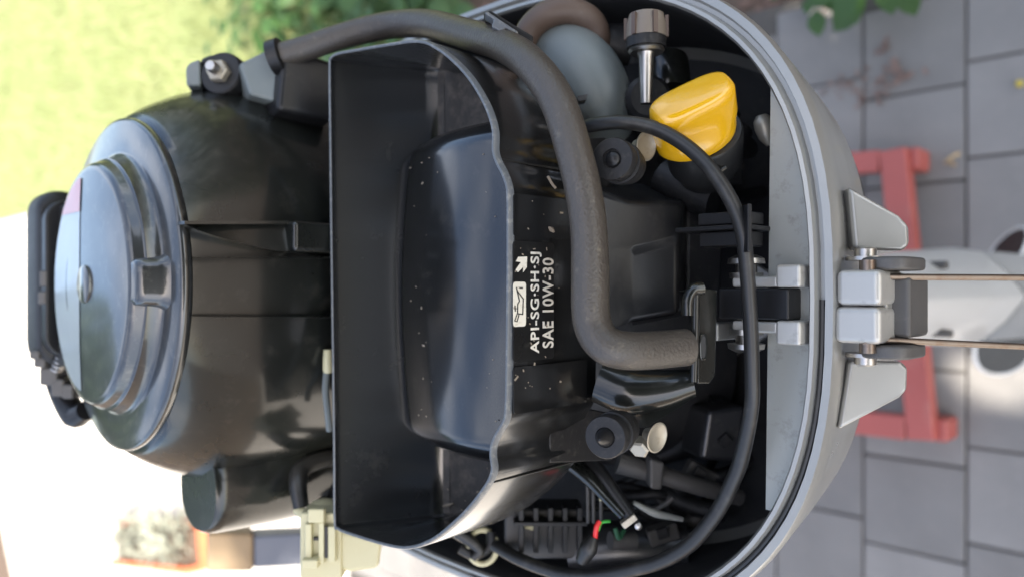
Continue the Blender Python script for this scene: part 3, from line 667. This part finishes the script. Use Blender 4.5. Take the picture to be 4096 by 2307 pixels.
obj('connector_body', *prism([pt(1345, 2110, .53), pt(1535, 2160, .53), pt(1520, 2275, .53), pt(1400, 2292, .53), pt(1345, 2270, .53)], (0, .03, -.012)), M['cream'], conn, bevel=.004, seg=3)
obj('connector_dome', *lathe(pt(1300, 2060, .555), CAMY, [(-.01, .017), (.004, .015), (.010, .009), (.012, .003)], 20), M['cream'], conn)
obj('harness', *tube([pt(1400, 1830, .60), pt(1300, 1835, .585), pt(1210, 1870, .57), pt(1192, 1930, .56), pt(1205, 2030, .555)], [.006, .0065, .0065, .0065, .0055], 12, 6), M['cable_black'], motor)
obj('harness', *tube([pt(1400, 1850, .59), pt(1330, 1990, .57), pt(1290, 2010, .56), pt(1255, 2045, .55)], .0045, 10, 6), M['cable_black'], motor)
obj('wire_end', *tube([pt(1190, 2035, .555), pt(1215, 2052, .552), pt(1250, 2062, .55)], .004, 10, 4), M['cream'], motor)
obj('coil_body', *prism([pt(1320, 1830, .60), pt(1420, 1830, .60), pt(1420, 2060, .59), pt(1330, 2060, .59)], (0, .05, -.02)), M['grey_plastic'], motor, bevel=.003)
wr = obj('bullet_wire', *tube([pt(1306, 1490, .535), pt(1302, 1560, .535), pt(1310, 1640, .535), pt(1318, 1720, .54)], .0024, 8, 5), M['grey_plastic'], motor)
MB().add(lathe(pt(1312, 1432, .53), -CAMY, [(-.006, .003), (0, .0035), (.008, .0036), (.010, .0026)], 14)).build('bullet_tip', M['cream'], wr)
# ribbed block
rb = MB().add(boxv(pt(2170, 2110, .57), CAMX, CAMY, CAMZ, .028, .018, .015)).build('rectifier', M['dark_inside'], motor, bevel=.002)
for i in range(5):
    MB().add(boxv(pt(2085+i*58, 2110, .552), CAMX, CAMY, CAMZ, .0018, .016, .006)).build('fin', M['rubber_black'], rb, bevel=.0006)
MB().add(boxv(pt(2200, 2085, .55), CAMX, CAMY, CAMZ, .026, .0015, .006)).build('fin', M['rubber_black'], rb, bevel=.0006)
obj('starter_motor', *tube([pt(2290, 2195, .575), pt(2500, 2190, .565), pt(2740, 2200, .56)], .0195, 28, 3), M['cover_plastic'], motor)
obj('shift_rod', *tube([pt(2470, 1845, .53), pt(2620, 1890, .53), pt(2780, 1940, .53), pt(2960, 1990, .54)], [.008, .0065, .006, .0055], 14, 5), M['latch_grey'], motor)
obj('rod_clip', *prism([pt(2600, 1830, .51), pt(2660, 1850, .512), pt(2648, 1960, .512), pt(2600, 1955, .51)], CAMZ*-.02), M['latch_grey'], motor, bevel=.002)
obj('throttle_arm', *tube([pt(2255, 1830, .505), pt(2350, 1905, .50), pt(2425, 1985, .495), pt(2495, 2060, .49)], [.0075, .0075, .0060, .0056], 14, 5, flat=.6), M['gloss_black'], motor)
obj('throttle_arm', *tube([pt(2350, 1830, .51), pt(2420, 1920, .50), pt(2520, 2060, .49)], [.006, .005, .0045], 12, 5), M['black_plastic'], motor)
ae = MB().add(boxv(pt(2515, 2080, .487), (CAMX*.8+CAMY*.6), (CAMX*-.6+CAMY*.8), CAMZ, .0052, .0022, .003)).build('arm_end', M['plated'], motor, bevel=.0006)
MB().add(lathe(pt(2552, 2100, .49), CAMZ, [(-.003, .0022), (.002, .0024), (.003, .001)], 12)).build('pin', M['steel'], ae)
obj('link_rod', *tube([pt(2535, 2008, .50), pt(2620, 2050, .505), pt(2730, 2075, .51)], [.0014, .0028, .0016], 10, 5), M['worn_silver'], motor)
obj('link_rod', *tube([pt(2590, 2050, .52), pt(2660, 2015, .52), pt(2690, 1990, .52)], .0018, 8, 4), M['latch_grey'], motor)
sh = obj('wire_sheath', *tube([pt(2376, 2145, .50), pt(2355, 2190, .50), pt(2328, 2238, .505)], [.0035, .006, .0045], 12, 6), M['cable_black'], motor)
obj('red_lead', *tube([pt(2398, 2082, .498), pt(2386, 2108, .497), pt(2380, 2150, .499)], .0017, 10, 5), M['red_wire'], motor)
obj('green_lead', *tube([pt(2440, 2082, .50), pt(2405, 2088, .499), pt(2392, 2120, .499)], .0011, 8, 5), M['green_wire'], motor)
obj('green_lead', *tube([pt(2460, 2110, .52), pt(2475, 2150, .52), pt(2495, 2120, .525)], .0016, 8, 5), mat('dark_green_wire', (.02, .10, .045), .5), motor)
# more of the wiring loom in the bay
rdw = random.Random(5)
for k in range(7):
    x = 2500 + 45*k; y = 1900 + rdw.uniform(0, 160)
    obj('loom', *tube([pt(x-160, y+rdw.uniform(-60, 60), .60), pt(x, y+rdw.uniform(-50, 50), .575+rdw.uniform(0, .02)), pt(x+130, y+rdw.uniform(-120, 80), .575), pt(x+260, y+rdw.uniform(-220, 40), .60)], rdw.uniform(.0025, .006), 10, 6), rdw.choice([M['rubber_black'], M['cover_plastic'], M['latch_grey']]), motor)
for k in range(6):
    x = 2740 + rdw.uniform(-200, 220); y = 640 + rdw.uniform(-160, 170)
    obj('loom', *tube([pt(x-90, y+rdw.uniform(-90, 90), .57), pt(x, y, .54), pt(x+110, y+rdw.uniform(-120, 120), .57)], rdw.uniform(.003, .007), 10, 6), M['rubber_black'], motor)
for px, py, a_ in ((2650, 2130, .3), (2800, 1890, -.5), (2900, 1760, .8)):
    o = MB().add(boxv(pt(px, py, .55), CAMX*math.cos(a_)+CAMY*math.sin(a_), CAMY*math.cos(a_)-CAMX*math.sin(a_), CAMZ, .011, .006, .006)).build('plug', M['latch_grey'], motor, bevel=.0015)
    MB().add(boxv(pt(px, py, .537), CAMX*math.cos(a_)+CAMY*math.sin(a_), CAMY*math.cos(a_)-CAMX*math.sin(a_), CAMZ, .004, .0035, .002)).build('plug_tab', M['rubber_black'], o, bevel=.0006)
obj('terminal', *tube([pt(2080, 2090, .56), pt(2150, 2100, .555)], .004, 10, 2), M['cream'], motor)
obj('white_lead', *tube([pt(2402, 1948, .505), pt(2403, 2000, .506)], .0011, 8, 2), M['cream'], motor)
for x in (2350, 2372, 2402):
    obj('stay', *tube([pt(x, 1920, .53), pt(x+2, 2090, .53)], .0012, 8, 2), M['latch_grey'], motor)
obj('canister', *tube([pt(2540, 2160, .535), pt(2440, 2160, .53)], .006, 14, 2), M['latch_grey'], motor)
ring = [pt(1930+58*math.cos(t), 2185+68*math.sin(t), .575) for t in [2*math.pi*k/24 for k in range(24)]]
rg = obj('pull_ring', *tube(ring, .0022, 10, 1, True), M['cream'], motor)
obj('ring_hook', *tube([pt(1820, 2120, .57), pt(1880, 2160, .57), pt(1920, 2200, .57), pt(1890, 2230, .57)], [.005, .0045, .004, .003], 10, 5), M['cable_black'], rg)
obj('ring_hook', *tube([pt(1840, 2190, .575), pt(1900, 2215, .575), pt(1960, 2180, .575), pt(1965, 2120, .575)], .004, 10, 5), M['rubber_black'], rg)
for pts, r in (([(2560, 1840, .60), (2700, 1790, .59), (2820, 1700, .58), (2880, 1600, .57)], .009), ([(2640, 1960, .58), (2760, 2020, .57), (2900, 2050, .56)], .007), ([(2960, 520, .52), (2880, 680, .51), (2840, 800, .51)], .009), ([(3000, 590, .53), (2900, 620, .52), (2760, 600, .52)], .007), ([(2650, 700, .5), (2750, 760, .49), (2860, 800, .48)], .012)):
    obj('inner_hose', *tube([pt(*p) for p in pts], r, 12, 6), M['rubber_black'], motor)
obj('inner_block', *prism([pt(2860, 600, .53), pt(2990, 620, .53), pt(2980, 740, .53), pt(2860, 730, .53)], (0, .03, -.02)), M['cover_plastic'], motor, bevel=.003)
obj('inner_block', *prism([pt(2830, 1640, .54), pt(2990, 1620, .54), pt(2960, 1850, .54), pt(2800, 1840, .54)], (0, .03, -.02)), M['cover_plastic'], motor, bevel=.004)

# ------------------------------------------------------------------ red trolley
trolley = thing('motor_trolley', 'red steel frame trolley carrying the outboard motor on the grey pavers', 'trolley', (0, .8, 0))
def bar(name, a, b, hw, hh, m_, bevel=.004, up=EZ):
    a, b = Vector(a), Vector(b); d = (b-a).normalized(); s_ = d.cross(up).normalized()
    return MB().add(boxv((a+b)/2, s_, d, up, hw, (b-a).length/2, hh)).build(name, m_, trolley, bevel=bevel)
zt = .07
L1, L2 = Vector((.255, .548, zt)), Vector((-.272, .500, zt))
bar('front_rail', L1 + Vector((.02, .002, 0)), L2 - Vector((.02, .002, 0)), .025, .02, M['red_paint'])
bar('side_rail', L1 + Vector((0, .026, 0)), L1 + Vector((.02, .62, 0)), .022, .0195, M['red_paint'])
bar('side_rail', L2 + Vector((0, .026, 0)), L2 + Vector((-.005, .66, 0)), .024, .0195, M['red_paint'])
bar('rear_rail', L1 + Vector((.04, .645, 0)), L2 + Vector((-.03, .685, 0)), .025, .02, M['red_paint'])
for p in (L1 + Vector((.0, -.012, -.035)), L2 + Vector((-.0, -.014, -.035))):
    MB().add(boxv(p, EX, EY, EZ, .022, .03, .034)).build('foot', M['red_paint'], trolley, bevel=.006)
for p in (L1 + Vector((.01, .63, -.045)), L2 + Vector((-.0, .67, -.045))):
    MB().add(boxv(p, EX, EY, EZ, .02, .02, .025)).build('foot', M['red_paint'], trolley, bevel=.006)
for x in (.11, -.13):
    bar('upright', (x, 1.17, zt), (x, .86, 1.12), .02, .02, M['red_paint'], up=EX)
MB().add(boxv((-.01, .845, 1.05), EX, EY, EZ, .19, .02, .1)).build('transom_board', M['wood'], trolley, bevel=.004)
MB().add(boxv((-.01, .78, 1.06), EX, EY, EZ, .07, .05, .07)).build('clamp_bracket', M['silver_paint'], motor, bevel=.01)
ha, hb, hcx = at(828, 2190, w=.98), at(1012, 2190, w=1.0), at(1420, 2170, w=1.02)
d1 = (hb-ha).normalized(); s1 = d1.cross(EX).normalized()
MB().add(boxv((ha+hb)/2, d1, EX, s1, (hb-ha).length/2, .0245, .02)).build('wooden_handle', M['wood'], trolley, bevel=.005)
MB().add(boxv((hb+hcx)/2, (hcx-hb).normalized(), EX, s1, (hcx-hb).length/2, .0205, .018)).build('handle_socket', M['sleeve'], trolley, bevel=.003)
lo = Vector((L2.x-.01, L2.y+.66, zt))
bar('handle_stay', hcx, lo, .015, .015, M['sleeve'], up=EX)

# ------------------------------------------------------------------ pavers
pm = {}
def paver_mesh(lx, ly):
    key = (round(lx, 3), round(ly, 3))
    if key not in pm:
        o = obj('paver', *boxv((0, 0, 0), EX, EY, EZ, lx/2, ly/2, .02), M['paver'], None, bevel=.0035)
        pm[key] = o.data; C.objects.unlink(o); bpy.data.objects.remove(o)
    return pm[key]
ca, sa = math.cos(PA), math.sin(PA)
# joint lines along X pass through these photographed points
org = at(3864, 140, Z=-HC)
rnd = random.Random(3)
for cidx in range(-6, 13):
    offx = {0: -.002, -1: .0}.get(cidx, rnd.uniform(-.01, .01)) if cidx > -3 else rnd.uniform(-.01, .01)
    for r in range(-12, 5):
        lx, ly = PITCHX, PITCHY
        u0 = r*PITCHX + offx + (.040 if cidx % 2 else 0); v0 = cidx*PITCHY
        x = org.x + (u0)*ca - (v0+ly/2)*sa; y = org.y + u0*sa + (v0+ly/2)*ca
        if x > .60 or x < -1.16 or y > 2.52 or y < -.45: continue
        o = bpy.data.objects.new('paver', paver_mesh(lx-.0045, ly-.0045)); C.objects.link(o)
        b = o.modifiers.new('bevel', 'BEVEL'); b.width = .0025; b.segments = 2; b.harden_normals = True
        o.parent = patio; base = wl['patio']
        o.location = Vector((x, y, -.02 + rnd.uniform(-.0012, .0015))) - base
        o.rotation_euler = (rnd.uniform(-.006, .006), rnd.uniform(-.006, .006), PA + rnd.uniform(-.008, .008))

# ------------------------------------------------------------------ grass, plants, litter
def blades(name, n, gen, m_):
    V = []; Fc = []
    for k in range(n):
        x, y, z, h, wd = gen()
        a = random.uniform(0, 6.283); l = random.uniform(.1, .7)*h; b = random.uniform(0, 6.283)
        dx, dy = math.cos(a)*wd, math.sin(a)*wd; i = len(V)
        V += [(x-dx, y-dy, z), (x+dx, y+dy, z), (x+math.cos(b)*l, y+math.sin(b)*l, z+h)]
        Fc.append((i, i+1, i+2))
    me = bpy.data.meshes.new(name); me.from_pydata(V, [], Fc); me.materials.append(m_)
    o = bpy.data.objects.new(name, me); C.objects.link(o); o['kind'] = 'stuff'; return o
def gg():
    y = 2.2 + 8.0*random.random()**1.3; x = .66 + (1.0+.42*y)*random.random()
    return x, y, -.035, random.uniform(.03, .08)*(1+.9*max(0, math.sin(x*5.1+1.3*math.sin(y*3.7)))*max(0, math.sin(y*4.3+x*2.2))), random.uniform(.0025, .005)
blades('grass', 70000, gg, M['grass'])

def leaf_plant(name, label, loc, n, spread, size, hmin, hmax, m_, group, seed, lean=(0, 0)):
    rd = random.Random(seed); L = Vector(loc); t = thing(name, label, 'plant', L, group)
    st_ = MB(); lf = []
    for k in range(n):
        a = rd.uniform(0, 6.283); r = spread*rd.random()**.6
        tip = L + Vector((math.cos(a)*r+lean[0], math.sin(a)*r+lean[1], rd.uniform(hmin, hmax)))
        st_.add(tube([L + Vector((0, 0, -.03)), (L+tip)/2 + Vector((0, 0, .03)), tip], .0015, 5, 3))
        d = Vector((math.cos(a), math.sin(a), rd.uniform(-.5, .4))).normalized(); s_ = d.cross(EZ).normalized(); up = s_.cross(d); ln = size*rd.uniform(.7, 1.25)
        V = []; Fc = []
        for i, (q, wd) in enumerate(((0, .08), (.2, .3), (.5, .42), (.8, .26), (1, .02))):
            c = tip + d*(q*ln) - EZ*(q*q*ln*.3)
            V += [c - s_*wd*ln + up*.12*ln*wd, c, c + s_*wd*ln + up*.12*ln*wd]
            if i: b = 3*i; Fc += [(b-3, b-2, b+1, b), (b-2, b-1, b+2, b+1)]
        lf.append((V, Fc))
    st_.build('stems', M['leaf'], t)
    for V, Fc in lf: obj('leaf', V, Fc, m_, t)
    return t
leaf_plant('leafy_plant', 'broad leaved green plant leaning over the paver edge beside the bed', at(3640, -150, Z=-HC+.03), 16, .08, .075, .05, .2, M['leaf'], None, 4, (-.03, 0))
leaf_plant('leafy_plant', 'low green plant at the soil edge close to the tray rim', at(3290, -60, Z=-HC+.03), 10, .07, .05, .03, .1, M['leaf'], None, 9)
for i, (x, y, lb) in enumerate(((1120, 20, 'dark green leafy clump where shade meets the bright lawn'), (1400, -10, 'middle leafy clump behind the arch of the black hose'), (1700, 20, 'green leafy clump beside the hose clip and tray rim'))):
    leaf_plant('leafy_plant', lb, at(x, y, Z=-HC+.02), 90, .30, .075, .03, .22, M['leaf'], 'leafy clumps along the lawn edge', 20+i)

# dried flower litter on the paving
def litter(name, label, pts, n, size, m_, seed):
    rd = random.Random(seed); t = None; mb = MB()
    for k in range(n):
        x, y, s_ = rd.choice(pts); p = at(x+rd.gauss(0, s_), y+rd.gauss(0, s_*.6), Z=-HC+.004+rd.random()*.01)
        a = rd.uniform(0, 6.28); d = Vector((math.cos(a), math.sin(a), rd.uniform(-.3, .5))); q = Vector((-math.sin(a), math.cos(a), rd.uniform(-.3, .3)))
        L = size*rd.uniform(.4, 1.3)
        mb.add(([p, p+d*L*.5+q*L*.25+EZ*.002, p+d*L, p+d*L*.5-q*L*.25], [(0, 1, 2, 3)]))
    o = mb.build(name, m_, None, smooth=0); return tag(o, label, 'litter')
litter('dried_flowers', 'dried pinkish brown flower cluster across the paver joint', [(3350, 360, 25), (3400, 352, 25), (3480, 330, 30), (3520, 300, 40), (3560, 330, 35), (3580, 270, 25), (3620, 310, 25), (3460, 390, 20), (3540, 190, 10)], 80, .019, M['dry'], 5)
litter('dried_tuft', 'small straw coloured tuft lying in a paver joint', [(3800, 640, 8)], 14, .014, mat('straw', (.45, .33, .18), .8), 6)
o = MB().add(lathe(at(4078, 335, Z=-HC+.006), EZ, [(-.006, .004), (0, .007), (.004, .005)], 10)).build('yellow_berry', mat('berry', (.5, .38, .04), .5)); tag(o, 'small yellow berry on the paver near the corner', 'berry')
o = MB().add(lathe(at(3268, 30, Z=-HC+.02), EZ, [(-.02, .012), (-.005, .023), (.008, .019), (.014, .008)], 14)).build('pale_pebble', mat('pebble', (.62, .50, .42), .7)); tag(o, 'pale round pebble on the soil at the paver edge', 'pebble')
chips = MB(); rd = random.Random(11)
for k in range(1500):
    p = Vector((rd.uniform(.63, 1.3), rd.uniform(.3, 2.2), -.028)); a = rd.uniform(0, 6.28)
    chips.add(boxv(p, Vector((math.cos(a), math.sin(a), rd.uniform(-.4, .4))), Vector((-math.sin(a), math.cos(a), 0)), EZ, rd.uniform(.006, .02), rd.uniform(.003, .009), .004))
o = chips.build('bark_chips', mat('bark_chips', (.16, .10, .075), .9, var=.6, vscale=30), None, smooth=0); o['kind'] = 'stuff'

# long terracotta trough with grey green plants on the driveway
ta, tb = Vector((-1.40, 3.86, -.01)), Vector((-1.64, 5.0, -.01))
td = (tb-ta).normalized(); ts = td.cross(EZ).normalized(); tc_ = (ta+tb)/2 + ts*.10
trough = thing('planter', 'long terracotta planter with grey green plants standing on the bright driveway', 'planter', tc_)
tm = MB(); Lh = (tb-ta).length/2
for s_, hh in ((1, .022), (-1, .07)):
    tm.add(boxv(tc_ + ts*.105*s_ + EZ*hh*.9, td, ts, EZ, Lh, .018, hh))
for s_ in (1, -1): tm.add(boxv(tc_ + td*Lh*s_ + EZ*.03, td, ts, EZ, .018, .12, .035))
tm.build('trough', M['terracotta'], trough, bevel=.004)
MB().add(boxv(tc_ + EZ*.045, td, ts, EZ, Lh-.02, .085, .045)).build('soil', M['soil'], trough)
rd = random.Random(3)
pm_ = leafmat('grey_leaf', (.30, .31, .25)); mb = MB()
for k in range(500):
    p = tc_ + td*rd.uniform(-Lh, Lh)*.95 + ts*rd.uniform(-.06, .17) + EZ*(.05+.15*rd.random()); a = rd.uniform(0, 6.28); d = Vector((math.cos(a), math.sin(a), rd.uniform(-.3, .8)))*.06; q = Vector((-math.sin(a), math.cos(a), .2))*.014
    mb.add(([p, p+d*.5+q, p+d, p+d*.5-q], [(0, 1, 2, 3)]))
mb.build('foliage', pm_, trough, smooth=0)

# ------------------------------------------------------------------ the tree that shades the motor (behind the photographer)
holes = [(at(3990, 1500, Z=-HC), .03), (at(3268, 30, Z=-HC), .02)]
TC = Vector((1.55, -.2, 0)) + SUNV*(4.3/SUNV.z)
tree = thing('shade_tree', 'broad leafy tree behind the photographer shading the motor and the pavers', 'tree', (TC.x, TC.y-.6, 0))
MB().add(tube([(TC.x, TC.y-.6, -.05), (TC.x+.05, TC.y-.55, 1.2), (TC.x-.03, TC.y-.4, 2.6), (TC.x, TC.y-.2, 4.6)], [.2, .16, .14, .06], 14, 6)).build('trunk', M['bark'], tree)
for k in range(7):
    a = k*.9+.3; b = Vector((TC.x, TC.y-.4, 2.6+.15*k)); e = TC + Vector((math.cos(a)*2.4, math.sin(a)*2.3, .3*math.sin(k)))
    MB().add(tube([b, (b+e)/2 + Vector((0, 0, .2)), e], [.07, .045, .015], 8, 5)).build('limb', M['bark'], tree)
rd = random.Random(21); V = []; Fc = []
clumps = []
for k in range(90):
    while True:
        q = Vector((rd.uniform(-1, 1), rd.uniform(-1, 1), rd.uniform(-1, 1)))
        if q.length < 1: break
    clumps.append(TC + Vector((q.x*2.7, q.y*3.0, q.z*1.1)))
for k in range(34000):
    if k % 3:
        c = rd.choice(clumps); p = c + Vector((rd.gauss(0, .32), rd.gauss(0, .32), rd.gauss(0, .22)))
    else:
        while True:
            q = Vector((rd.uniform(-1, 1), rd.uniform(-1, 1), rd.uniform(-1, 1)))
            if q.length < 1: break
        p = TC + Vector((q.x*2.7, q.y*3.05, q.z*1.1))
    a = rd.uniform(0, 6.28); ln = rd.uniform(.07, .12)
    for hpnt, hr in holes:
        v = p - hpnt; v = v - SUNV*v.dot(SUNV)
        if v.length < hr+ln: p = p + v.normalized()*(hr+ln-v.length)
    d = Vector((math.cos(a), math.sin(a), rd.uniform(-.6, .3))).normalized()*ln; s_ = d.cross(Vector((rd.uniform(-.5, .5), rd.uniform(-.5, .5), 1))).normalized()*rd.uniform(.035, .055)
    i = len(V); V += [p-d, p+s_, p+d, p-s_]; Fc.append((i, i+1, i+2, i+3))
o = obj('crown', V, Fc, M['crown'], tree, smooth=0)

# ------------------------------------------------------------------ garden round the lawn (just outside the frame, mirrored in the black paint)
def leafy_mass(name, parent, cx, cy, cz, rx, ry, rz, n, size, m_, seed, boxy=False):
    rd = random.Random(seed); V = []; Fc = []
    for k in range(n):
        while True:
            q = Vector((rd.uniform(-1, 1), rd.uniform(-1, 1), rd.uniform(-1, 1)))
            if boxy or .35 < q.length < 1: break
        p = Vector((cx+q.x*rx, cy+q.y*ry, cz+q.z*rz)); a = rd.uniform(0, 6.28)
        d = Vector((math.cos(a), math.sin(a), rd.uniform(-.7, .7))).normalized()*size*rd.uniform(.6, 1.3)
        s_ = d.cross(Vector((rd.uniform(-1, 1), rd.uniform(-1, 1), rd.uniform(-1, 1)))).normalized()*size*.5
        i = len(V); V += [p-d, p+s_, p+d, p-s_]; Fc.append((i, i+1, i+2, i+3))
    return obj(name, V, Fc, m_, parent, smooth=0)
h = thing('hedge', 'tall dense green hedge along the far side of the lawn', 'hedge', (5.2, 5, -.04))
leafy_mass('foliage', h, 5.2, 5, 1.3, .6, 9, 1.3, 12000, .10, M['crown'], 31, True)
for i, (x, y, hh) in enumerate(((-7.5, 15.5, 8.5), (-2.9, 15.0, 8.2), (8.5, 18.0, 6.0))):
    t = thing('garden_tree', ('tall round tree beyond the driveway, left of the other', 'smaller tree beyond the end of the driveway', 'tree standing beyond the far end of the lawn')[i], 'tree', (x, y, -.05), 'trees beyond the garden')
    MB().add(tube([(x, y, -.1), (x+.1, y, hh*.35), (x, y, hh*.75)], [.2, .15, .05], 10, 5)).build('trunk', M['bark'], t)
    leafy_mass('crown', t, x, y, hh*.66, hh*.36, hh*.36, hh*.36, 5000, .22, M['crown'], 40+i)
wl_ = thing('garden_wall', 'warm rendered garden wall with a flat coping beside the driveway', 'wall', (-5.2, 5, -.05))
MB().add(boxv((-5.2, 5, 1.05), EX, EY, EZ, .1, 9, 1.12)).build('wall', mat('warm_render', (.42, .31, .22), .9, bump=.3, bscale=40), wl_)
MB().add(boxv((-5.2, 5, 2.2), EX, EY, EZ, .14, 9.05, .03)).build('coping', M['concrete'], wl_, bevel=.01)
